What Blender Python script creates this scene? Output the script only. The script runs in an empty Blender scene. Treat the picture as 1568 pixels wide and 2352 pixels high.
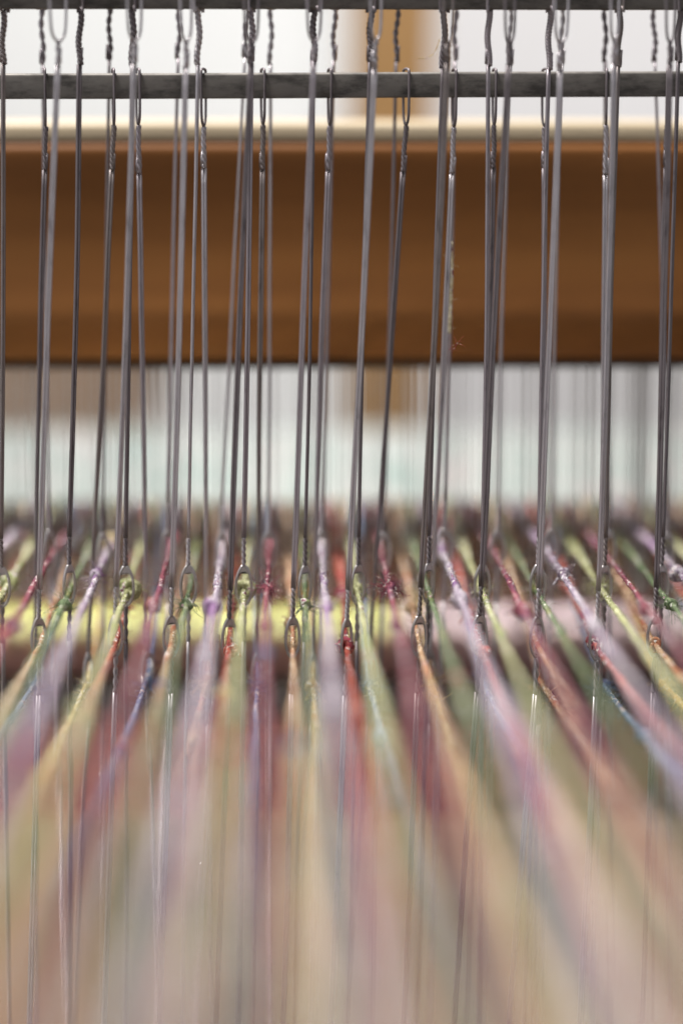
import bpy, math, random
import numpy as np
from mathutils import Vector, Matrix

# ------------------------------------------------------------------ camera
sc = bpy.context.scene
col = sc.collection
MM = 0.001                       # everything below is measured in millimetres
ZC = 1100.0                      # lens height above the floor, mm
F = 6523.0                       # focal length in units of a 1568 x 2352 frame
PITCH = math.radians(8.0)
YAW = math.radians(-1.13)
cam_d = bpy.data.cameras.new('camera')
cam = bpy.data.objects.new('camera', cam_d)
col.objects.link(cam)
cam.location = (0, 0, ZC * MM)
cam.rotation_euler = (math.pi / 2 - PITCH, 0, YAW)
cam_d.sensor_fit = 'VERTICAL'
cam_d.sensor_height = 36.0
cam_d.lens = F * 36.0 / 2352.0
cam_d.clip_start = 0.01
cam_d.clip_end = 50.0
cam_d.dof.use_dof = True
cam_d.dof.focus_distance = 0.4162
cam_d.dof.aperture_fstop = 5.3
cam_d.dof.aperture_blades = 9
sc.camera = cam

# ------------------------------------------------------------------ world, lamps, exposure
w = bpy.data.worlds.new('World'); sc.world = w; w.use_nodes = True
w.node_tree.nodes['Background'].inputs['Color'].default_value = (0.93, 0.95, 1.0, 1)
w.node_tree.nodes['Background'].inputs['Strength'].default_value = 0.34

def area(name, loc, target, sx, sy, power, color):
    l = bpy.data.lights.new(name, 'AREA'); l.shape = 'RECTANGLE'
    l.size = sx; l.size_y = sy; l.energy = power; l.color = color
    o = bpy.data.objects.new(name, l); col.objects.link(o)
    o.location = loc
    d = Vector(target) - Vector(loc)
    o.rotation_euler = d.to_track_quat('-Z', 'Y').to_euler()
    return o
area('ceiling_lamp', (-0.35, 0.40, 2.2), (0, 0.45, 1.02), 0.34, 0.3, 36, (1.0, 0.98, 0.95))
area('window_lamp', (-1.5, -0.9, 1.7), (0.0, 0.45, 1.03), 1.2, 1.0, 7, (0.95, 0.97, 1.0))
area('roll_fill_light', (-0.34, 0.355, 0.84), (-0.005, 0.50, 1.008), 0.08, 0.08, 0.085, (1.0, 0.97, 0.93)).data.spread = math.radians(15)  # unseen fill, added to brighten the bands of the cloth roll
area('wall_washer', (0.3, 2.4, 2.6), (0.1, 4.4, 0.7), 2.2, 0.8, 66, (1.0, 0.985, 0.96))

sc.render.engine = 'CYCLES'
sc.cycles.use_denoising = True
sc.cycles.max_bounces = 8
sc.view_settings.view_transform = 'Standard'
sc.view_settings.look = 'None'
sc.view_settings.gamma = 1.0
sc.view_settings.exposure = 0.0

# ------------------------------------------------------------------ helpers
RND = random.Random(7)
_R = Matrix.Rotation(YAW, 3, 'Z')
_fw = _R @ Vector((0, math.cos(PITCH), -math.sin(PITCH)))
_rt = _R @ Vector((1, 0, 0))
_up = _R @ Vector((0, math.sin(PITCH), math.cos(PITCH)))
def at(px, py, d):
    """point at depth d (mm along Y) seen at picture position px, py of a 1568 x 2352 frame; returns mm, z from the floor"""
    v = _fw + _rt * ((px - 784) / F) + _up * ((1176 - py) / F)
    t = d / v.y
    return np.array((v.x * t, d, ZC + v.z * t))
def proj(p):
    q = Vector((p[0], p[1], p[2] - ZC))
    t = q.dot(_fw)
    return 784 + F * q.dot(_rt) / t, 1176 - F * q.dot(_up) / t

class MB:
    def __init__(s): s.v = []; s.f = []; s.n = 0
    def add(s, v, f):
        v = np.asarray(v, float)
        s.v.append(v); s.f.extend([tuple(i + s.n for i in q) for q in f]); s.n += len(v)
    def build(s, name, mat, parent=None, smooth=True):
        me = bpy.data.meshes.new(name)
        V = np.concatenate(s.v) * MM
        if parent is not None and parent.type == 'EMPTY' and parent.parent is None:
            V = V - np.array(parent.location)
        me.from_pydata(V.tolist(), [], s.f)
        if smooth: me.polygons.foreach_set('use_smooth', [True] * len(me.polygons))
        me.materials.append(mat); me.update()
        o = bpy.data.objects.new(name, me); col.objects.link(o)
        if parent is not None: o.parent = parent
        return o

_fcache = {}
def tube_faces(n, k, cap=True):
    key = (n, k, cap)
    if key not in _fcache:
        f = []
        for i in range(n - 1):
            for j in range(k):
                a = i * k + j; b = i * k + (j + 1) % k
                f.append((a, b, b + k, a + k))
        if cap:
            f.append(tuple(range(k - 1, -1, -1))); f.append(tuple(range((n - 1) * k, n * k)))
        _fcache[key] = f
    return _fcache[key]
def frames(P):
    P = np.asarray(P, float)
    T = np.gradient(P, axis=0); T /= np.linalg.norm(T, axis=1)[:, None] + 1e-12
    ref = np.array((0, 1.0, 0)) if abs(T[0][1]) < .7 else np.array((1.0, 0, 0))
    N = np.zeros_like(T)
    n = ref - T[0] * ref.dot(T[0]); n /= np.linalg.norm(n); N[0] = n
    for i in range(1, len(T)):
        n = n - T[i] * n.dot(T[i]); n /= np.linalg.norm(n) + 1e-12; N[i] = n
    B = np.cross(T, N)
    return P, T, N, B
def tube(mb, P, r, k=8, rad=None):
    """r scalar or array; rad(i_array, theta_array) -> multiplicative radius map"""
    P, T, N, B = frames(P)
    n = len(P)
    th = np.arange(k) * 2 * math.pi / k
    r = np.broadcast_to(np.asarray(r, float).reshape(-1, 1), (n, k)).copy() if np.ndim(r) <= 1 else r
    V = P[:, None, :] + r[:, :, None] * (np.cos(th)[None, :, None] * N[:, None, :] + np.sin(th)[None, :, None] * B[:, None, :])
    mb.add(V.reshape(-1, 3), tube_faces(n, k))
def catmull(P, m=8, closed=False):
    P = np.asarray(P, float); n = len(P); out = []
    for i in range(n - 1):
        p0 = P[max(i - 1, 0)]; p1 = P[i]; p2 = P[i + 1]; p3 = P[min(i + 2, n - 1)]
        for j in range(m):
            t = j / m
            out.append(.5 * ((2 * p1) + (-p0 + p2) * t + (2 * p0 - 5 * p1 + 4 * p2 - p3) * t * t + (-p0 + 3 * p1 - 3 * p2 + p3) * t ** 3))
    out.append(P[-1]); return np.array(out)
def box(mb, x0, x1, y0, y1, z0, z1):
    v = [(x, y, z) for z in (z0, z1) for y in (y0, y1) for x in (x0, x1)]
    mb.add(v, [(0, 2, 3, 1), (4, 5, 7, 6), (0, 1, 5, 4), (2, 6, 7, 3), (0, 4, 6, 2), (1, 3, 7, 5)])
def rail(mb, x0, x1, prof, nx=60, wob=0.0, seed=0):
    """profile [(y,z)...] swept along X with a slight waviness"""
    rr = random.Random(seed); ph = [rr.uniform(0, 6.28) for _ in range(4)]
    V = []; k = len(prof)
    for i in range(nx + 1):
        x = x0 + (x1 - x0) * i / nx
        dz = wob * (math.sin(x * .021 + ph[0]) + .4 * math.sin(x * .083 + ph[1])); dy = wob * .6 * math.sin(x * .037 + ph[2])
        V += [(x, y + dy, z + dz) for y, z in prof]
    mb.add(V, tube_faces(nx + 1, k))
def round_rect(y0, y1, z0, z1, rf, rb=None, m=8):
    """rounded profile; rf top radius, rb bottom radius"""
    rb = rf if rb is None else rb
    pts = []
    for cy, cz, a0, r in ((y1 - rf, z1 - rf, 0, rf), (y0 + rf, z1 - rf, 90, rf), (y0 + rb, z0 + rb, 180, rb), (y1 - rb, z0 + rb, 270, rb)):
        for j in range(m + 1):
            a = math.radians(a0 + 90 * j / m); pts.append((cy + r * math.cos(a), cz + r * math.sin(a)))
    return pts
def noise1(rr, n, scale):
    """smooth 1-D noise with feature length `scale` samples"""
    m = max(4, int(n / scale) + 4); a = np.array([rr.uniform(-1, 1) for _ in range(m)])
    x = np.linspace(0, m - 1.001, n); i = x.astype(int); t = x - i; t = t * t * (3 - 2 * t)
    return a[i] * (1 - t) + a[np.minimum(i + 1, m - 1)] * t
def tag(o, label=None, cat=None, group=None, kind=None):
    if label: o['label'] = label
    if cat: o['category'] = cat
    if group: o['group'] = group
    if kind: o['kind'] = kind
    return o
def empty(name, loc):
    o = bpy.data.objects.new(name, None); col.objects.link(o); o.location = tuple(c * MM for c in loc)
    o.empty_display_size = .005
    return o

# ------------------------------------------------------------------ materials
def new_mat(name):
    m = bpy.data.materials.new(name); m.use_nodes = True
    nt = m.node_tree; b = nt.nodes['Principled BSDF']
    return m, nt, b
def ramp(nt, fac, stops):
    r = nt.nodes.new('ShaderNodeValToRGB'); e = r.color_ramp.elements
    while len(e) < len(stops): e.new(.5)
    for i, (p, c) in enumerate(stops): e[i].position = p; e[i].color = (*c, 1)
    nt.links.new(fac, r.inputs['Fac']); return r.outputs['Color']
def tex(nt, scale, detail=4, rough=.6, stretch=(1, 1, 1), space='Object', dist=0):
    tc = nt.nodes.new('ShaderNodeTexCoord'); mp = nt.nodes.new('ShaderNodeMapping'); mp.inputs['Scale'].default_value = stretch
    n = nt.nodes.new('ShaderNodeTexNoise'); n.inputs['Scale'].default_value = scale; n.inputs['Detail'].default_value = detail
    n.inputs['Roughness'].default_value = rough; n.inputs['Distortion'].default_value = dist
    nt.links.new(tc.outputs[space], mp.inputs['Vector']); nt.links.new(mp.outputs['Vector'], n.inputs['Vector'])
    return n.outputs['Fac']
def bump(nt, b, h, dist, strength=.6):
    n = nt.nodes.new('ShaderNodeBump'); n.inputs['Distance'].default_value = dist; n.inputs['Strength'].default_value = strength
    nt.links.new(h, n.inputs['Height']); nt.links.new(n.outputs['Normal'], b.inputs['Normal'])

def steel(name, base, dark, rough=.32, grime=900, metal=.85, stretch=(1, 1, .25), lo=.24):
    m, nt, b = new_mat(name)
    f = tex(nt, grime, 5, .7, stretch)
    nt.links.new(ramp(nt, f, [(lo, dark), (lo + .18, base), (.8, tuple(min(1, c * 1.25) for c in base))]), b.inputs['Base Color'])
    b.inputs['Metallic'].default_value = metal
    rr = nt.nodes.new('ShaderNodeMapRange'); rr.inputs['To Min'].default_value = rough + .25; rr.inputs['To Max'].default_value = rough - .05
    nt.links.new(f, rr.inputs['Value']); nt.links.new(rr.outputs['Result'], b.inputs['Roughness'])
    bump(nt, b, f, 3e-5, .5)
    return m
WIRES = [steel('heddle_wire_steel', (.40, .355, .375), (.19, .162, .172), .34), steel('tarnished_wire', (.23, .20, .208), (.09, .075, .08), .46),
         steel('bright_wire', (.52, .48, .495), (.22, .20, .21), .28), steel('brownish_wire', (.28, .24, .23), (.12, .095, .09), .40)]
SOLDER = steel('eye_solder', (.50, .47, .47), (.13, .11, .11), .2, 700)
BAR = steel('heddle_bar_steel', (.175, .16, .145), (.075, .068, .062), .5, 420, .5, (.35, 1, 1), .36)
REEDW = steel('reed_steel', (.45, .43, .42), (.25, .24, .23), .4, 300, .7)

def wood(name, c1, c2, c3, rough=.38, coat=.4, scale=40, sx=.12):
    m, nt, b = new_mat(name)
    f = tex(nt, scale, 6, .6, (sx, 1, 1.6), dist=.6)
    g = tex(nt, scale * 9, 4, .7, (.04, 1, 1))
    mx = nt.nodes.new('ShaderNodeMath'); mx.operation = 'MULTIPLY_ADD'; mx.inputs[1].default_value = .25
    nt.links.new(g, mx.inputs[0]); nt.links.new(f, mx.inputs[2])
    nt.links.new(ramp(nt, mx.outputs[0], [(.40, c1), (.60, c2), (.80, c3)]), b.inputs['Base Color'])
    b.inputs['Roughness'].default_value = rough
    b.inputs['Coat Weight'].default_value = coat; b.inputs['Coat Roughness'].default_value = .22
    bump(nt, b, g, 1e-4, .3)
    return m
W_TOP = wood('varnished_rail_wood', (.155, .058, .014), (.215, .083, .021), (.28, .115, .03), .5, .0, 24)
W_TOP.node_tree.nodes['Principled BSDF'].inputs['Specular IOR Level'].default_value = .22
W_LOW = wood('dark_race_wood', (.045, .015, .004), (.075, .027, .008), (.10, .042, .013), .8, .0)
W_LOW.node_tree.nodes['Principled BSDF'].inputs['Specular IOR Level'].default_value = .1
W_RED = wood('red_brown_beam_wood', (.07, .018, .012), (.12, .034, .02), (.165, .058, .028), .5, .1)
W_GLARE = wood('pale_glare_wood', (.50, .39, .25), (.56, .45, .30), (.62, .52, .37), .45, .2)  # pale colour stands for the glare on the rail top
W_SHADE = wood('shade_dark_wood', (.012, .008, .006), (.02, .013, .010), (.03, .019, .014), .6, .1)  # near-black colour standing for shade in the gap and under the rail
W_GOLD = wood('golden_post_wood', (.29, .155, .05), (.35, .19, .068), (.40, .225, .09), .5, .1, 6)
W_BENCH = wood('bench_wood', (.27, .165, .095), (.32, .20, .12), (.36, .23, .14), .5, .1, 6)

def plain(name, c1, c2, scale, rough=.85):
    m, nt, b = new_mat(name); f = tex(nt, scale, 5, .6)
    nt.links.new(ramp(nt, f, [(.3, c1), (.7, c2)]), b.inputs['Base Color']); b.inputs['Roughness'].default_value = rough
    bump(nt, b, f, .001, .3); return m
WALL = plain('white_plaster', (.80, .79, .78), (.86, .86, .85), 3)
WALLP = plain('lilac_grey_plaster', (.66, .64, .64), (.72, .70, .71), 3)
FLOOR = plain('pale_floor', (.07, .072, .05), (.175, .16, .135), 9, .95)
FLOOR.node_tree.nodes['Principled BSDF'].inputs['Specular IOR Level'].default_value = .1

def yarn(name, c1, c2, c3, spot=None, freq=2600, fleck=(.22, .05, .10)):
    """fibre-streaked wool: three tones mottled along the strand, optional flecks"""
    def deep(c):
        l = .3 * c[0] + .5 * c[1] + .2 * c[2]
        return tuple(max(.004, (l + (v - l) * 1.18) * (.74 + .26 * l)) for v in c)
    c1, c2, c3 = deep(c1), deep(c2), deep(c3); spot = deep(spot) if spot else None
    m, nt, b = new_mat(name)
    f = tex(nt, freq, 3, .7, (1, .45, 1))
    c = ramp(nt, f, [(.35, c1), (.50, c2), (.64, c3)])
    g = tex(nt, 110, 4, .65, (1, .8, 1))
    if spot:
        mix = nt.nodes.new('ShaderNodeMix'); mix.data_type = 'RGBA'
        mr = nt.nodes.new('ShaderNodeMapRange'); mr.inputs['From Min'].default_value = .52; mr.inputs['From Max'].default_value = .64
        nt.links.new(g, mr.inputs['Value']); nt.links.new(mr.outputs['Result'], mix.inputs['Factor'])
        nt.links.new(c, mix.inputs['A']); mix.inputs['B'].default_value = (*spot, 1); c = mix.outputs['Result']
    # stray flecks of other fibre
    fl = tex(nt, 1100, 2, .5, (1, .6, 1))
    for lo, cc in ((.60, (.78, .74, .68)), (.655, fleck)):
        mix = nt.nodes.new('ShaderNodeMix'); mix.data_type = 'RGBA'
        mr = nt.nodes.new('ShaderNodeMapRange'); mr.inputs['From Min'].default_value = lo; mr.inputs['From Max'].default_value = lo + .02
        nt.links.new(fl, mr.inputs['Value']); nt.links.new(mr.outputs['Result'], mix.inputs['Factor'])
        nt.links.new(c, mix.inputs['A']); mix.inputs['B'].default_value = (*cc, 1); c = mix.outputs['Result']
    nt.links.new(c, b.inputs['Base Color'])
    b.inputs['Roughness'].default_value = .75
    b.inputs['Sheen Weight'].default_value = .04; b.inputs['Sheen Roughness'].default_value = .4
    b.inputs['Subsurface Weight'].default_value = .0
    bump(nt, b, f, 8e-5, .8)
    return m
Y = {
 'scrap': yarn('pale_scrap_wool', (.55, .47, .30), (.78, .70, .50), (.90, .85, .70)),
 'pale green': yarn('pale_green_wool', (.22, .22, .10), (.42, .42, .23), (.74, .72, .48), (.30, .33, .15)),
 'green': yarn('green_wool', (.055, .09, .04), (.13, .175, .09), (.29, .35, .20), (.24, .25, .10)),
 'magenta': yarn('magenta_wool', (.10, .018, .035), (.25, .06, .09), (.50, .20, .21), (.13, .04, .09)),
 'lilac': yarn('lilac_wool', (.17, .095, .165), (.33, .265, .32), (.92, .88, .91), (.24, .11, .26)),
 'red': yarn('red_wool', (.19, .02, .02), (.40, .08, .06), (.66, .26, .17), (.30, .04, .08)),
 'peach': yarn('peach_wool', (.30, .14, .07), (.46, .31, .19), (.80, .64, .48), (.44, .15, .08)),
 'blue': yarn('blue_wool', (.05, .085, .20), (.14, .21, .35), (.42, .50, .64), (.11, .10, .24)),
 'cream': yarn('cream_wool', (.30, .20, .07), (.50, .38, .18), (.82, .72, .50), (.48, .25, .08)),
 'orange': yarn('orange_wool', (.34, .13, .03), (.56, .29, .07), (.80, .56, .27), (.50, .36, .14)),
}

# ------------------------------------------------------------------ room behind the loom
def slab(name, mat, x0, x1, y0, y1, z0, z1):
    mb = MB(); box(mb, x0, x1, y0, y1, z0, z1); return mb.build(name, mat, smooth=False)
tag(slab('floor', FLOOR, -6000, 6000, -2000, 6000, -40, 0), kind='structure')
tag(slab('wall', WALL, -6000, 6000, 4300, 4400, 0, 3200), kind='structure')
tag(slab('lit_wall_cover', W_BENCH, -6000, 6000, 4150, 4179, 1, 190), kind='structure')  # added dark board, covers the brightly lit strip at the foot of the wall
# lilac grey return of wall to the right of the post
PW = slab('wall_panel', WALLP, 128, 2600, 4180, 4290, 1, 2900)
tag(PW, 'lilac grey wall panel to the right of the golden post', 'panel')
def quad_prism(name, mat, corners, d0, d1):
    mb = MB(); v = [at(x, y, d0) for x, y in corners]
    v += [p + np.array((0, d1 - d0, 0)) for p in v]
    n = len(corners); f = [tuple(range(n)), tuple(range(2 * n - 1, n - 1, -1))] + [(i, i + n, (i + 1) % n + n, (i + 1) % n) for i in range(n)]
    mb.add(v, f); return mb.build(name, mat, smooth=False)
tag(quad_prism('wooden_post', W_GOLD, [(822, -700), (1022, -700), (962, 1500), (780, 1500)], 760, 778),
    'golden brown wooden post standing out of focus beyond the rail', 'post')
bn = empty('wooden_bench', (*at(150, 900, 800)[:2], 0))
q = at(-1500, 600, 800); q2 = at(352, 990, 800)
mb = MB(); box(mb, q[0], q2[0], 800, 980, q2[2], q[2]); mb.build('seat', W_BENCH, bn, False)
for xx in (q[0] + 20, q2[0] - 75):
    for yy in (820, 905):
        mb = MB(); box(mb, xx, xx + 55, yy, yy + 55, 0, q2[2] - 1); mb.build('leg', W_BENCH, bn, False)
tag(bn, 'blurred brown wooden bench seen through the reed at the left', 'bench')

# ------------------------------------------------------------------ beater, reed, cloth, beams
X0, X1 = -105, 110
def zat(y, d): return at(784, y, d)[2]
D_R = 474.0
beater = tag(empty('beater', (0, D_R, zat(500, D_R))), 'loom beater with a broad varnished brown top rail and a dark lower race', 'beater')
zglare = zat(278, D_R + 6)
zt, zb = zat(322, D_R - 10), zat(834, D_R - 10)
yf, yb = D_R - 12, D_R + 14
prof = []
for cy, cz, a0, ry, rz in ((yb - 6, zt - 5, 0, 6, 5), (yf + 3, zt - 1.8, 90, 3, 1.8)):
    for j in range(11):
        a = math.radians(a0 + 9 * j); prof.append((cy + ry * math.cos(a), cz + rz * math.sin(a)))
H = zt - zb
for t in (.08, .13, .19, .26, .34, .42, .50, .58, .66, .74, .81):      # slightly hollowed front face
    prof.append((yf + 1.5 * math.sin(math.pi * min(1, max(0, (t - .1) / .85))) , zt - H * t))
prof += [(yf + 1.6, zb + 5.0), (yf + 3.2, zb + 2.8), (yf + 5.2, zb + 1.0), (yf + 7.5, zb), (yb - 3, zb), (yb, zb + 3)]
mb = MB(); rail(mb, X0, X1, prof, 40, .12, 3); mb.build('top_rail', W_TOP, beater)
mb = MB(); rail(mb, X0, X1, round_rect(yf + .5, yb - 1, zt + .05, zglare, 1.3, .2), 40, .12, 3); mb.build('rail_glare_strip', W_GLARE, beater)  # added strip: glare along the rail top as pale colour
D_L = 494.0
zl1, zl0 = zat(1262, D_L - 7), zat(1388, D_L - 7)
mb = MB(); rail(mb, X0, X1, round_rect(D_L - 7, D_L + 7, zl0, zl1, 1.4, 1.2), 40, .1, 5); mb.build('lower_rail', W_LOW, beater)

reed = tag(empty('reed', (0, D_R, zb)), 'steel weaving reed of fine upright dents under the brown rail', 'reed')
# dents: thin flat strips standing between the rails
dm = bpy.data.meshes.new('reed_dent'); z0r, z1r = zl1 - zb - 6, 0.0
mb = MB()
prof_d = [(-.13, -1.3), (.13, -1.3), (.13, 1.3), (-.13, 1.3)]
v = [(a, b, z0r) for a, b in prof_d] + [(a, b, z1r) for a, b in prof_d]
dm.from_pydata([tuple(c * MM for c in p) for p in v], [], [(0, 1, 5, 4), (1, 2, 6, 5), (2, 3, 7, 6), (3, 0, 4, 7), (0, 3, 2, 1), (4, 5, 6, 7)])
dm.materials.append(REEDW)
mb = MB(); rail(mb, X0, X1, round_rect(D_R - 4, D_R + 4, zat(846, D_R - 4), zb - .05, .8, .8), 40, .1, 6); rb_ = mb.build('reed_shade_band', W_SHADE, reed)  # top rib of the reed, coloured dark for the shade under the rail
x = -92.0
while x < 96:
    o = bpy.data.objects.new('reed_dent', dm); col.objects.link(o); o.parent = reed
    o.location = ((x + RND.uniform(-.30, .30)) * MM, 0, 0); o.scale = (RND.choice((.5, .9, 1.0, 1.2, 1.6)), 1, 1)
    x += 1.08

HF = 71.0                      # the woven edge lies this far below the lens
def cloth_material():
    m, nt, b = new_mat('pale_teal_cloth')
    f = tex(nt, 120, 4, .7, (1, .25, 1)); g = tex(nt, 1500, 2, .5, (1, .2, 1))
    c = ramp(nt, f, [(.30, (.20, .29, .26)), (.46, (.34, .385, .36)), (.56, (.43, .43, .41)), (.68, (.42, .33, .335))])
    nt.links.new(c, b.inputs['Base Color']); b.inputs['Roughness'].default_value = .85; bump(nt, b, g, 2e-4, .8); return m
mb = MB()
nx, path = 150, []
for y in np.linspace(515, 632, 40): path.append((y, ZC - HF + .0))
R = 9.0
for a in np.linspace(0, 100, 12): path.append((632 + R * math.sin(math.radians(a)), ZC - HF - R + R * math.cos(math.radians(a))))
for z in np.linspace(1, 60, 8): path.append((path[51][0] - .1 * z, path[51][1] - z))
V = []
for i in range(nx + 1):
    xx = -98 + 200 * i / nx
    for j, (yy, zz) in enumerate(path):
        V.append((xx, yy, zz + .18 * ((i + j) % 2) + .15 * math.sin(xx * .11 + yy * .07)))
k = len(path)
mb.add(V, [(i * k + j, i * k + j + 1, (i + 1) * k + j + 1, (i + 1) * k + j) for i in range(nx) for j in range(k - 1)])
cl = mb.build('woven_cloth', cloth_material())
sm = cl.modifiers.new('thickness', 'SOLIDIFY'); sm.thickness = .0008; sm.offset = -1
tag(cl, 'pale teal freshly woven cloth lying flat beyond the reed', 'cloth')
mb = MB(); rail(mb, X0, X1, round_rect(616, 640.2, ZC - HF - 40, ZC - HF - 1.3, 8, 3), 20, 0)
tag(mb.build('breast_beam', W_TOP), 'brown breast beam under the pale woven cloth', 'beam')

def roll_material():
    m, nt, b = new_mat('banded_cloth_roll')
    tc = nt.nodes.new('ShaderNodeTexCoord'); sp = nt.nodes.new('ShaderNodeSeparateXYZ'); nt.links.new(tc.outputs['Object'], sp.inputs[0])
    n = tex(nt, 220, 3, .6, (1, .1, .06))
    # colour bands run along the roll (by height), their hue changes half way across it
    mr = nt.nodes.new('ShaderNodeMapRange'); mr.inputs['From Min'].default_value = -.013; mr.inputs['From Max'].default_value = .013
    nt.links.new(sp.outputs['Z'], mr.inputs['Value'])
    left = ramp(nt, mr.outputs['Result'], [(.1, (.50, .26, .22)), (.38, (.72, .40, .32)), (.47, (.80, .52, .34)), (.53, (.86, .87, .44)), (.80, (.80, .84, .28))])
    right = ramp(nt, mr.outputs['Result'], [(.1, (.56, .32, .31)), (.38, (.74, .46, .43)), (.46, (.80, .58, .53)), (.54, (.84, .70, .70)), (.80, (.80, .68, .71))])
    mr2 = nt.nodes.new('ShaderNodeMapRange'); mr2.inputs['From Min'].default_value = .018; mr2.inputs['From Max'].default_value = .022
    nt.links.new(sp.outputs['X'], mr2.inputs['Value'])
    mx = nt.nodes.new('ShaderNodeMix'); mx.data_type = 'RGBA'; nt.links.new(mr2.outputs['Result'], mx.inputs['Factor']); nt.links.new(left, mx.inputs['A']); nt.links.new(right, mx.inputs['B'])
    st = ramp(nt, n, [(.3, (.72, .68, .70)), (.7, (1, 1, 1))])
    m2 = nt.nodes.new('ShaderNodeMix'); m2.data_type = 'RGBA'; m2.blend_type = 'MULTIPLY'; m2.inputs['Factor'].default_value = 1
    nt.links.new(mx.outputs['Result'], m2.inputs['A']); nt.links.new(st, m2.inputs['B'])
    nt.links.new(m2.outputs['Result'], b.inputs['Base Color']); b.inputs['Roughness'].default_value = .9
    bump(nt, b, n, 3e-4, .5); return m
D_C = 503.0
rz1, rz0 = zat(1296, D_C), zat(1634, D_C)
rad = (rz1 - rz0) / 2
root = tag(empty('cloth_roll', (0, D_C + rad, (rz1 + rz0) / 2)), 'roll of finished cloth in yellow, white and pink bands below the race', 'cloth roll')
mb = MB()
n = 240; kk = 40
V = []
for i in range(n + 1):
    xx = -102 + 210 * i / n; r_ = rad + .12 * math.sin(i * 2.4) + .08 * math.sin(i * .9)
    V += [(xx, D_C + rad + r_ * math.cos(2 * math.pi * j / kk), (rz1 + rz0) / 2 + r_ * math.sin(2 * math.pi * j / kk)) for j in range(kk)]
mb.add(V, tube_faces(n + 1, kk)); mb.build('wound_cloth', roll_material(), root)
mb = MB(); rail(mb, X0 - 20, X1 + 20, [(D_C + rad + 3 * math.cos(a), (rz1 + rz0) / 2 + 3 * math.sin(a)) for a in np.linspace(0, 6.283, 13)[:-1]], 2); mb.build('axle', BAR, root)

cross = tag(empty('cross_beam', (0, 515, zat(1760, 515))), 'red brown lower cross beam of the loom with a dark board standing for shade', 'beam')
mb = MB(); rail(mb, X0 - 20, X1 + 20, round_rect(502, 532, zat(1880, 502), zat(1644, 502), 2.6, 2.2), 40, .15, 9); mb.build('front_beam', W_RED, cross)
mb = MB(); rail(mb, X0 - 20, X1 + 20, round_rect(496, 501.8, zat(1640, 496), zat(1562, 496), 1.0), 40, .1, 11); mb.build('shade_board', W_SHADE, cross)  # added dark strip in place of the shaded gap below the roll

# ------------------------------------------------------------------ shafts: heddle bars and wire heddles
DEP = {'B': 407.0, 'A': 416.0, 'D': 425.0, 'C': 434.0}
bar_rng = {'A': (-44, 22), 'D': (166, 225), 'B': (-92, -30), 'C': (-50, 14)}
bar_lab = {'A': 'dark steel heddle bar along the top edge of the picture',
           'D': 'dark scuffed steel heddle bar crossing below the top one',
           'B': 'steel heddle bar nearest the camera, just above the picture',
           'C': 'steel heddle bar farthest back, hidden behind the top bar'}
for s in 'ADBC':
    y1, y0 = bar_rng[s]; d = DEP[s]
    zt_, zb_ = zat(y1, d), zat(y0, d)
    mb = MB(); rail(mb, -75, 80, round_rect(d - .8, d + .8, zb_, zt_, .45, .3, 4), 60, .05, ord(s))
    bo = mb.build('heddle_bar', BAR); tag(bo, bar_lab[s], 'heddle bar', 'heddle bars the heddles hang on')
    if s == 'D':
        bo.rotation_euler = (0, math.radians(-.28), 0); bo.location = (0, 0, 0.0)
        me = bo.data; c = zat(195, d) * MM
        me.transform(Matrix.Translation((0, 0, -c))); bo.location = (0, 0, c)
        bo.rotation_euler = (0, math.radians(-.22), 0)

WR = .22
def twist(mb, P0, P1, turns, off, r=WR, strands=2, ph=0.0, wob=0.0, rr=RND):
    n = max(8, int(abs(turns) * 12))
    t = np.linspace(0, 1, n)
    wx = wob * np.sin(t * math.pi * 2.3 + ph)
    for s in range(strands):
        a = ph + turns * 2 * math.pi * t + s * 2 * math.pi / strands
        P = P0[None, :] * (1 - t[:, None]) + P1[None, :] * t[:, None]
        P = P + np.stack([off * np.cos(a) + wx, off * np.sin(a), 0 * t], 1)
        tube(mb, P, r, 7)
def pair(mb, P0, P1, a0, a1, sep=.2, n=30, bow=0.0, r=WR):
    t = np.linspace(0, 1, n); a = a0 + (a1 - a0) * t
    C = P0[None, :] * (1 - t[:, None]) + P1[None, :] * t[:, None]
    C[:, 0] += bow * np.sin(math.pi * t)
    k1, k2 = RND.uniform(.2, .8), RND.uniform(.2, .8)
    C[:, 0] += RND.uniform(-.05, .05) * np.maximum(0, 1 - np.abs(t - k1) * 7) + RND.uniform(-.10, .10) * np.maximum(0, 1 - np.abs(t - k2) * 4)
    for s in (1, -1):
        tube(mb, C + s * np.stack([sep * np.cos(a), sep * np.sin(a), 0 * t], 1), r, 8)

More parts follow.
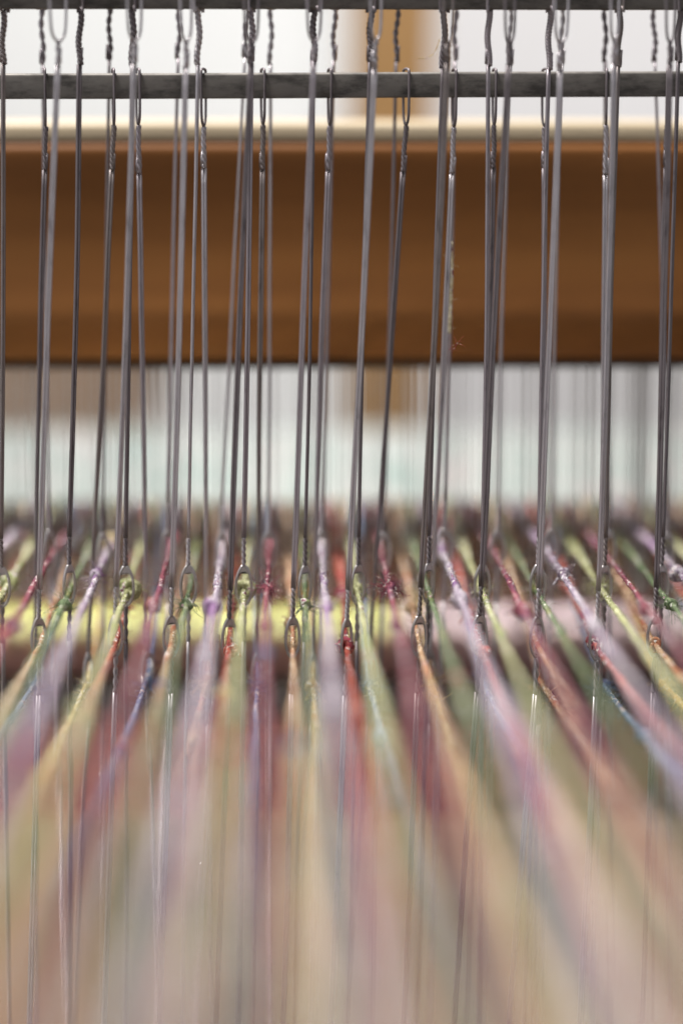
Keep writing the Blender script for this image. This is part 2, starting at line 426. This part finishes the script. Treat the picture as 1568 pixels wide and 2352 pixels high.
def heddle(row, ordn, tx, ex, ey, rot, label, rr):
    d = DEP[row]; yt, yb_ = bar_rng[row]
    fork = {'A': 26, 'B': 98, 'C': 22, 'D': 290}[row] + rr.uniform(-3, 3)
    tend = {'A': 152, 'B': 150, 'C': 140, 'D': 392}[row] + rr.uniform(-10, 10)
    eye = at(ex, ey, d)
    J = at(tx, fork, d); Tn = at(tx + (ex - tx) * (tend - fork) / (ey - fork), tend, d)
    root = empty('wire_heddle', eye)
    WIRE = rr.choice(WIRES)
    # hanging loop round its bar
    zt_, zb_ = zat(yt, d), zat(yb_, d)
    xo = rr.uniform(.25, .7) * rr.choice((-1, 1)); yd = 1.25
    if row == 'B': xo = rr.uniform(.7, 1.1)
    if row == 'D': xo = rr.uniform(.10, .38) * rr.choice((-1, 1))
    mb = MB()
    P = [J, J + (-xo * .8, -yd * .8, 1.1 if row != 'B' else 1.6), np.array((J[0] - xo, d - yd, zb_ - .2)), np.array((J[0] - xo, d - yd, zt_ - .2)), np.array((J[0] - xo * .6, d - .7, zt_ + .42)),
         np.array((J[0] + xo * .6, d + .7, zt_ + .42)), np.array((J[0] + xo, d + yd, zt_ - .2)), np.array((J[0] + xo, d + yd, zb_ - .2)), J + (xo * .8, yd * .8, 1.1 if row != 'B' else 1.6), J]
    if row in 'AC':
        P[1] = J + (-xo * .6, -yd * .9, .5); P[-2] = J + (xo * .6, yd * .9, .5)
    tube(mb, catmull(P, 6), WR * .95, 8)
    mb.build('hanging_loop', WIRES[1] if row == 'D' else WIRE, root)
    # twisted neck
    mb = MB()
    turns = {'A': 3.2, 'B': 1.6, 'C': 2.6, 'D': 2.3}[row] * rr.uniform(.8, 1.2)
    ph = rr.uniform(0, 6.28)
    if row == 'A' and ordn > 7: turns *= 2.2
    twist(mb, J, Tn, turns, .21 if row != 'A' else .27, WR, 3 if row in 'AD' else 2, ph, .16 if row in 'AC' else .05)
    # cut wire end lying against the neck
    e0 = Tn + (.32 * rr.choice((-1, 1)), -.1, .2); tube(mb, [e0, e0 + (0.02, 0, 1.2), e0 + (0.1, 0, 2.2)], WR, 7)
    mb.build('twisted_neck', WIRE, root)
    # upper shank
    a0 = rr.uniform(0, math.pi); a1 = a0 + rr.uniform(-.6, .6)
    if row == 'A': a0 = rr.choice((.9, 1.2, .4, 2.1, 1.0)); a1 = a0 + rr.uniform(-.3, .3)
    if row == 'B': a0 = rr.uniform(-.4, .4); a1 = a0 + rr.uniform(-.3, .3)
    if row == 'C': a0 = rr.uniform(1.2, 1.9); a1 = a0 + rr.uniform(-.3, .3)
    if row == 'D': a0 = rr.uniform(-.4, .4); a1 = rr.uniform(1.2, 1.8)
    tw = eye + (0, 0, 3.0 + 4.2); et = eye + (0, 0, 3.0)
    lean = (ex - tx) / (ey - fork)
    tw[0] -= 4.2 * lean
    mb = MB(); pair(mb, Tn, tw, a0, a1, bow=rr.uniform(-.25, .25)); 
    o = mb.build('upper_shank', WIRE, root)
    mb = MB()
    twist(mb, tw, et, rr.uniform(2.2, 2.9), .17, WR * .95, 2, a1)
    bt = eye - (0, 0, 3.0); bw = bt - (0, 0, 5.4)
    bw[0] += 5.4 * lean
    twist(mb, bt, bw, rr.uniform(1.6, 2.0), .18, WR * .95, 2, a1 + 1)
    mb.build('eye_twist', WIRE, root)
    # lower shank runs on to the bar under the picture
    low = bw + (0, 0, -95 if row != 'D' else -88.)
    low[0] += 95 * lean * rr.uniform(.7, 1.5) + rr.uniform(-.6, .6)
    mb = MB(); pair(mb, bw, low, a1, a1 + rr.uniform(-.5, .5), n=14, bow=rr.uniform(-.5, .5)); mb.build('lower_shank', WIRE, root)
    # eye: two bowed wires with soldered webs
    cr, sr = math.cos(rot), math.sin(rot)
    def L(x, y, z): return eye + (x * cr - y * sr, x * sr + y * cr, z)
    mb = MB()
    hw = 1.02
    for s in (1, -1):
        zs = np.linspace(3.0, -3.0, 25)
        P = []
        for z in zs:
            u = abs(z) / 3.0
            wd = hw * max(0, 1 - u ** 2.2) ** .75 * (1 + .10 * (-z / 3)) + .12
            P.append(L(s * wd, 0, z))
        tube(mb, P, WR * 1.02, 9)
    e = mb.build('eye', SOLDER, root)
    # webs
    mb = MB()
    for top in (1, -1):
        zz = np.linspace(3.0, 1.55 if top == 1 else 2.1, 7)
        Vf, Vb = [], []
        rows_ = []
        for z in zz:
            u = z / 3.0
            wd = (hw * max(0, 1 - u ** 2.2) ** .75 + .12)
            rows_.append([(x, z - (0.55 * (1 - (x / (wd + 1e-6)) ** 2) * -1 if z < zz[-1] + 1e-6 else 0)) for x in np.linspace(-wd, wd, 7)])
        for sy in (-.13, .13):
            for rw in rows_:
                for x_, z_ in rw: (Vf if sy < 0 else Vb).append(L(x_, sy, top * z_))
        m_, n_ = 7, 7
        ff = [(i * n_ + j, i * n_ + j + 1, (i + 1) * n_ + j + 1, (i + 1) * n_ + j) for i in range(m_ - 1) for j in range(n_ - 1)]
        o_ = m_ * n_
        fb = [tuple(o_ + q for q in reversed(f_)) for f_ in ff]
        rim = [((m_ - 1) * n_ + j, (m_ - 1) * n_ + j + 1, o_ + (m_ - 1) * n_ + j + 1, o_ + (m_ - 1) * n_ + j) for j in range(n_ - 1)]
        mb.add(Vf + Vb, ff + fb + rim)
    mb.build('solder_web', SOLDER, e) if False else None
    wo = mb.build('solder_web', SOLDER); wo.data.transform(Matrix.Translation(-Vector(root.location))); wo.parent = e
    tag(root, label, 'heddle', 'wire heddles')
    return root

ORD = ['first', 'second', 'third', 'fourth', 'fifth', 'sixth', 'seventh', 'eighth', 'ninth', 'tenth', 'eleventh', 'twelfth', 'thirteenth', 'fourteenth']
ROWS = {
 # (top x, eye x, eye y, thread colour, eye turn in degrees)
 'A': [(8, 5, 1348, 'pale green', 10), (185, 160, 1343, 'green', 48), (306, 289, 1346, 'pale green', 4), (457, 433, 1345, 'green', 8),
       (578, 560, 1345, 'pale green', 0), (722, 700, 1345, 'green', 42), (852, 822, 1344, 'pale green', 32), (1020, 983, 1340, 'green', 40),
       (1122, 1107, 1343, 'pale green', 12), (1262, 1234, 1343, 'green', 14), (1422, 1387, 1345, 'pale green', 22), (1560, 1518, 1343, 'green', 24)],
 'B': [(135, 90, 1466, 'peach', 30), (310, 266, 1460, 'red', 35), (428, 394, 1462, 'peach', 20), (578, 527, 1468, 'red', 25), (722, 672, 1464, 'peach', 30),
       (863, 796, 1468, 'red', 50), (1029, 962, 1462, 'peach', 20), (1170, 1100, 1460, 'red', 15), (1288, 1233, 1464, 'peach', 25),
       (1410, 1370, 1470, 'red', 20), (1538, 1503, 1462, 'peach', 15)],
 'C': [(97, 115, 1262, 'magenta', 40), (253, 238, 1268, 'lilac', 40), (412, 386, 1262, 'magenta', 30), (568, 508, 1268, 'lilac', 50), (622, 617, 1264, 'magenta', 20),
       (768, 740, 1262, 'lilac', 40), (912, 880, 1266, 'magenta', 15), (1046, 1020, 1258, 'lilac', 10), (1172, 1142, 1262, 'magenta', 15),
       (1290, 1265, 1258, 'lilac', 10), (1388, 1398, 1262, 'magenta', 30), (1500, 1530, 1266, 'lilac', 20)],
 'D': [(105, 83, 1545, 'blue', 30), (262, 204, 1545, 'cream', 60), (318, 338, 1540, 'blue', 40), (468, 474, 1542, 'peach', 50), (604, 592, 1545, 'blue', 45),
       (757, 718, 1545, 'cream', 50), (932, 848, 1542, 'blue', 20), (1042, 986, 1540, 'cream', 40), (1134, 1108, 1545, 'blue', 30),
       (1250, 1238, 1540, 'peach', 40), (1391, 1378, 1545, 'blue', 10), (1530, 1511, 1540, 'orange', 30)],
}
rowdesc = {'A': 'sharply focused steel wire heddle with {c} thread in its eye, {o} from the left',
           'B': 'heddle of the nearest blurred row, low eye with {c} thread, {o} from the left',
           'C': 'heddle of the farthest row, high eye with {c} thread, {o} from the left',
           'D': 'heddle hooked over the lower steel bar, {c} thread, {o} from the left'}
for row in 'CDAB':
    for i, (tx, ex, ey, c, rot) in enumerate(ROWS[row]):
        heddle(row, i, tx, ex, ey, math.radians(rot), rowdesc[row].format(c=c, o=ORD[i]), random.Random(ord(row) * 100 + i))

# ------------------------------------------------------------------ warp threads
CONV = (60.0, ZC - 65.0)      # near end, where all threads run close to the lens
FELL = (517.0, ZC - HF + .3)
def thread_path(eye_pt, dE, rr):
    """polyline in X,Y,Z through near end, eye and woven edge, sampled finely round the plane of focus"""
    ys = np.concatenate([np.arange(CONV[0], 330, 3.0), np.arange(330, 388, .8), np.arange(388, 446, .16), np.arange(446, 480, .8), np.arange(480, FELL[0], 2.0)])
    x0 = eye_pt[0]
    xn = x0 + rr.uniform(-.8, .8); xf = x0 + rr.uniform(-.5, .5)
    X = np.where(ys < dE, x0 + (xn - x0) * (dE - ys) / (dE - CONV[0]), x0 + (xf - x0) * (ys - dE) / (FELL[0] - dE))
    Z = np.where(ys < dE, eye_pt[2] + (CONV[1] - eye_pt[2]) * (dE - ys) / (dE - CONV[0]), eye_pt[2] + (FELL[1] - eye_pt[2]) * (ys - dE) / (FELL[0] - dE))
    P = np.stack([X, ys, Z], 1)
    P[:, 0] += .10 * np.interp(ys, np.linspace(CONV[0], FELL[0], 60), [rr.uniform(-1, 1) for _ in range(60)])
    P[:, 2] += .10 * np.interp(ys, np.linspace(CONV[0], FELL[0], 60), [rr.uniform(-1, 1) for _ in range(60)])
    return P
THICK = {'pale green': .40, 'green': .34, 'magenta': .33, 'lilac': .43, 'red': .38, 'peach': .36, 'blue': .34, 'cream': .35, 'orange': .45}
def hair(mb, base, dirv, length, rr, r=.036):
    n = 7; P = [base]; d = np.array(dirv, float); d /= np.linalg.norm(d) + 1e-9
    curl = np.array([rr.uniform(-1, 1) for _ in range(3)])
    for i in range(n):
        d = d + .35 * curl * rr.uniform(.3, 1.2) + np.array([rr.uniform(-.3, .3) for _ in range(3)]); d /= np.linalg.norm(d)
        if rr.random() < .25: curl = np.array([rr.uniform(-1, 1) for _ in range(3)])
        P.append(P[-1] + d * length / n)
    tube(mb, P, np.linspace(r, r * .5, n + 1), 3)
def knot(P, i, R, mat, parent, rr, size=1.0, dy=0.0):
    """a lumpy overhand knot wound round the strand at sample i"""
    size = size * 1.25; c = P[i]; mb = MB()
    n = 70; t = np.linspace(0, 1, n)
    turns = 3.2; a = rr.uniform(0, 6.28) + turns * 2 * math.pi * t
    hr = R * (.75 + .45 * np.sin(math.pi * t)) * size
    y = (t - .5) * 2.0 * R * 1.7 * size
    off = np.array((rr.uniform(-.5, .5), 0, rr.uniform(-.6, .1))) * R * size
    Q = c + off + np.stack([hr * np.cos(a), y, hr * np.sin(a)], 1) + .10 * size * np.stack([noise1(rr, n, 6) for _ in range(3)], 1)
    rad_ = R * .62 * size * (1 + .25 * noise1(rr, n, 5))
    rad_[0] *= .4; rad_[-1] *= .4
    tube(mb, Q, rad_, 8)
    # core lump
    m = 14; th = np.linspace(0, math.pi, m)
    core = c + off + np.stack([0 * th, -np.cos(th) * R * 1.5 * size, 0 * th], 1)
    tube(mb, core, np.maximum(.02, R * 1.15 * size * np.sin(th) * (1 + .2 * noise1(rr, m, 3))), 9)
    # the two cut ends
    for s in (1, -1):
        if rr.random() < .45:
            dirv = np.array((s * rr.uniform(.5, 1), rr.uniform(-.6, .3), rr.uniform(-.9, .5))); dirv /= np.linalg.norm(dirv)
            Lk = rr.uniform(.6, 1.3) * R / .38 * size
            E = [c + off + dirv * (R * .6), c + off + dirv * (R + Lk * .5) + (0, -.1, -.1 * Lk), c + off + dirv * (R + Lk) + (0, -.1, -.35 * Lk)]
            E = catmull(E, 4); tube(mb, E, np.linspace(R * .7, R * .4, len(E)), 6)
    o = mb.build('knot', mat); o.parent = parent
    return c + off

def warp(eye_pt, dE, colour, label, rr, knots=(), fuzz=1.0, group='warp threads'):
    P = thread_path(eye_pt, dE, rr); n = len(P); R = THICK[colour] * rr.uniform(.80, .98)
    s = np.concatenate([[0], np.cumsum(np.linalg.norm(np.diff(P, axis=0), axis=1))])
    k = 10; th = np.arange(k) * 2 * math.pi / k
    slow = np.interp(s, np.linspace(0, s[-1], 90), [rr.uniform(-1, 1) for _ in range(90)])
    slow2 = np.interp(s, np.linspace(0, s[-1], 26), [rr.uniform(-1, 1) ** 3 for _ in range(26)])
    fine = np.array([rr.uniform(-1, 1) for _ in range(n * k)]).reshape(n, k)
    fine = (fine + np.roll(fine, 1, 0) * .6) * .5
    pitch = 2 * math.pi / 1.5
    bumps = .55 if colour == 'lilac' else .42
    # the yarn is fluffier and more uneven away from the eyes that comb it
    yy = P[:, 1]; loose = np.clip((395 - yy) / 70, 0, 1) + np.clip((yy - 438) / 30, 0, 1)
    patch = np.interp(s, np.linspace(0, s[-1], 34), [rr.uniform(-1, 1) for _ in range(34)])
    rad_ = R * (1 + loose * (.48 + .38 * patch))[:, None] * (1 + .16 * slow + .35 * np.maximum(0, slow2))[:, None] * (1 + .22 * np.cos(2 * (th[None, :] - pitch * s[:, None] / 2)) + bumps * fine + (.16 * np.sin(s * 2 * math.pi / .62)[:, None] if colour == 'lilac' else 0))
    mb = MB(); tube(mb, P, rad_, k)
    o = mb.build('warp_thread', Y[colour])
    pr = [proj(p)[1] for p in P]
    pr = np.array(pr)
    hb = MB()
    def idx_at(y): return int(np.argmin(np.abs(pr - y)))
    for _ in range(4):
        i = int(np.searchsorted(P[:, 1], rr.choice((rr.uniform(170, 375), rr.uniform(300, 385), rr.uniform(452, 505)))))
        knot(P, i, R, Y[colour] if rr.random() < .8 else Y[rr.choice(('blue', 'red', 'cream', 'magenta'))], o, rr, rr.uniform(.8, 1.5))
    for (ky, size, hairs) in knots:
        i = idx_at(ky); c = knot(P, i, R, Y[colour], o, rr, size)
        for _ in range(int(hairs)):
            dv = np.array((rr.gauss(0, 1), rr.gauss(0, .5), rr.gauss(0, .8)))
            hair(hb, c + dv / (np.linalg.norm(dv) + 1e-6) * R * size * .8, dv, rr.uniform(.9, 3.4), rr, .055)
    for _ in range(int(260 * fuzz)):
        i = min(n - 1, int(np.searchsorted(P[:, 1], rr.uniform(380, 446))))
        a = rr.uniform(0, 6.28); dv = np.array((math.cos(a), rr.uniform(-.8, .8), math.sin(a)))
        hair(hb, P[i] + np.array((math.cos(a), 0, math.sin(a))) * R * .8, dv, rr.uniform(.25, .75) if rr.random() < .86 else rr.uniform(.8, 2.6), rr, .038)
    if hb.n:
        h = hb.build('loose_fibres', Y[colour]); h['kind'] = 'stuff'; h.parent = o
    tag(o, label, 'thread', group)
    return o

KN = {  # (row, index): [(picture height, size, hairs)]
 ('A', 0): [(1337, 1.7, 40)], ('A', 1): [(1388, 1.25, 30)], ('A', 2): [(1354, 2.3, 70)], ('A', 3): [(1386, 1.35, 30)], ('A', 4): [(1354, 2.1, 60)],
 ('A', 5): [(1390, 1.35, 20)], ('A', 6): [(1350, 1.1, 18)], ('A', 7): [(1322, 1.1, 10)], ('A', 8): [(1358, 1.0, 16)], ('A', 9): [(1352, .9, 26)],
 ('A', 10): [(1350, 1.2, 80)], ('A', 11): [(1386, 1.35, 24)],
 ('C', 0): [(1430, 1.9, 12)], ('C', 1): [(1318, 1.2, 25)], ('C', 2): [(1386, 1.55, 20)], ('C', 3): [(1392, 1.5, 8), (1284, 1.1, 6)], ('C', 4): [(1350, 1.3, 80), (1438, 1.5, 6)],
 ('C', 5): [(1392, 1.1, 14)], ('C', 6): [(1347, 1.35, 95), (1476, 1.6, 8)], ('C', 7): [(1374, 1.45, 40)], ('C', 8): [(1398, 1.7, 18)], ('C', 9): [(1316, 1.2, 20), (1440, 1.4, 6)],
 ('C', 10): [(1400, 1.4, 20)], ('C', 11): [(1318, 1.4, 20)],
 ('B', 0): [(1374, 1.2, 14)], ('B', 1): [(1398, 1.1, 20)], ('B', 2): [(1388, 1.15, 26)], ('B', 3): [(1392, 1.1, 16), (1490, 1.4, 0)], ('B', 4): [(1432, 1.3, 12), (1292, 1.2, 0)],
 ('B', 5): [(1362, 1.5, 14), (1484, 1.6, 0)], ('B', 6): [(1398, 1.35, 22)], ('B', 7): [(1400, 1.25, 12), (1500, 1.3, 0)], ('B', 8): [(1300, 1.2, 0), (1412, .9, 10)],
 ('B', 9): [(1344, 1.5, 8), (1476, 1.4, 0)], ('B', 10): [(1345, 1.3, 0), (1480, 1.4, 0)],
 ('D', 0): [(1572, 1.1, 45)], ('D', 1): [(1574, .9, 22)], ('D', 2): [(1562, 1.1, 34)], ('D', 3): [(1572, 1.35, 50)], ('D', 4): [(1574, 1.1, 60)], ('D', 5): [(1578, 1.4, 22)],
 ('D', 6): [(1574, 1.5, 95), (1690, 1.7, 0)], ('D', 7): [(1565, .9, 20)], ('D', 8): [(1572, 1.0, 26)], ('D', 9): [(1570, .9, 20)], ('D', 10): [(1572, 1.35, 70)], ('D', 11): [(1572, 1.15, 30)],
}
RAISED = {'A': 'through the sharp eyes', 'B': 'through the nearest eyes', 'C': 'through the far eyes', 'D': 'lowest in the shed'}
cnt = {}
for row in 'CDAB':
    for i, (tx, ex, ey, c, rot) in enumerate(ROWS[row]):
        cnt[(row, c)] = cnt.get((row, c), 0) + 1
        rr = random.Random(ord(row) * 31 + i * 7)
        e = at(ex, ey + 20, DEP[row])
        warp(e, DEP[row], c, f'{ORD[cnt[(row, c)] - 1]} {c} warp thread from the left {RAISED[row]}', rr, KN.get((row, i), ()), 1.2 if row != 'B' else .8)
# threads that only enter the picture behind the heddles, at its two edges
EX = {'A': (-131, 136, 1345, ['green', 'pale green', 'green'], 1655, ['pale green', 'green', 'pale green']),
      'B': (-46, 138, 1464, ['red', 'peach', 'red'], 1640, ['red', 'peach', 'red']),
      'C': (-14, 128, 1264, ['lilac', 'magenta', 'lilac', 'magenta'], 1660, ['magenta', 'lilac']),
      'D': (-55, 135, 1543, ['cream', 'blue', 'cream'], 1645, ['blue', 'cream', 'blue'])}
for row, (xl, stp, ey, cl_, xr, cr_) in EX.items():
    for j, c in enumerate(cl_):
        warp(at(xl - j * stp, ey + 20, DEP[row]), DEP[row], c, f'{c} thread crossing only the far left edge, {ORD[j]} outward, {RAISED[row]}', random.Random(j * 5 + ord(row)), (), 0)
    for j, c in enumerate(cr_):
        warp(at(xr + j * stp, ey + 20, DEP[row]), DEP[row], c, f'{c} thread crossing only the far right edge, {ORD[j]} outward, {RAISED[row]}', random.Random(j * 9 + ord(row)), (), 0)

# ------------------------------------------------------------------ lint caught on the heddles
mb = MB()
rr = random.Random(3)
p0 = at(1036, 560, 426); p1 = at(1032, 752, 426)
for s in range(4):
    ox = rr.uniform(-.3, .3)
    Pp = catmull([p0 + (ox, rr.uniform(-.2, .2), rr.uniform(-.5, .8)), p0 * .66 + p1 * .34 + (ox + rr.uniform(-.2, .2), 0, 0), p0 * .33 + p1 * .67 + (ox + rr.uniform(-.2, .2), 0, 0), p1 + (ox, 0, rr.uniform(-1, .5))], 8)
    tube(mb, Pp, .10 + .09 * np.abs(noise1(rr, len(Pp), 4)), 6)
for _ in range(26):
    t = rr.random(); b = p0 * (1 - t) + p1 * t
    hair(mb, b, (rr.uniform(-1, 1), rr.uniform(-.5, .5), rr.uniform(-.6, .6)), rr.uniform(.5, 1.6), rr, .03)
lint = mb.build('thread_scrap', Y['scrap']); tag(lint, 'scrap of pale cream yarn caught upright against the heddle wires', 'lint')
mb = MB(); p = at(1048, 790, 420)
for _ in range(8): hair(mb, p, (rr.uniform(-1, 1), 0, rr.uniform(-1, 1)), rr.uniform(1, 2), rr, .04)
lint = mb.build('lint', Y['red']); tag(lint, 'small wisp of pinkish lint under the cream yarn scrap', 'lint')
mb = MB(); Pp = catmull([at(1010, 90, 432), at(1000, 118, 432), at(985, 132, 432), at(960, 134, 432)], 6); tube(mb, Pp, .07, 5)
lint = mb.build('fibre', Y['cream']); tag(lint, 'single curved pale fibre in front of the golden post', 'lint')
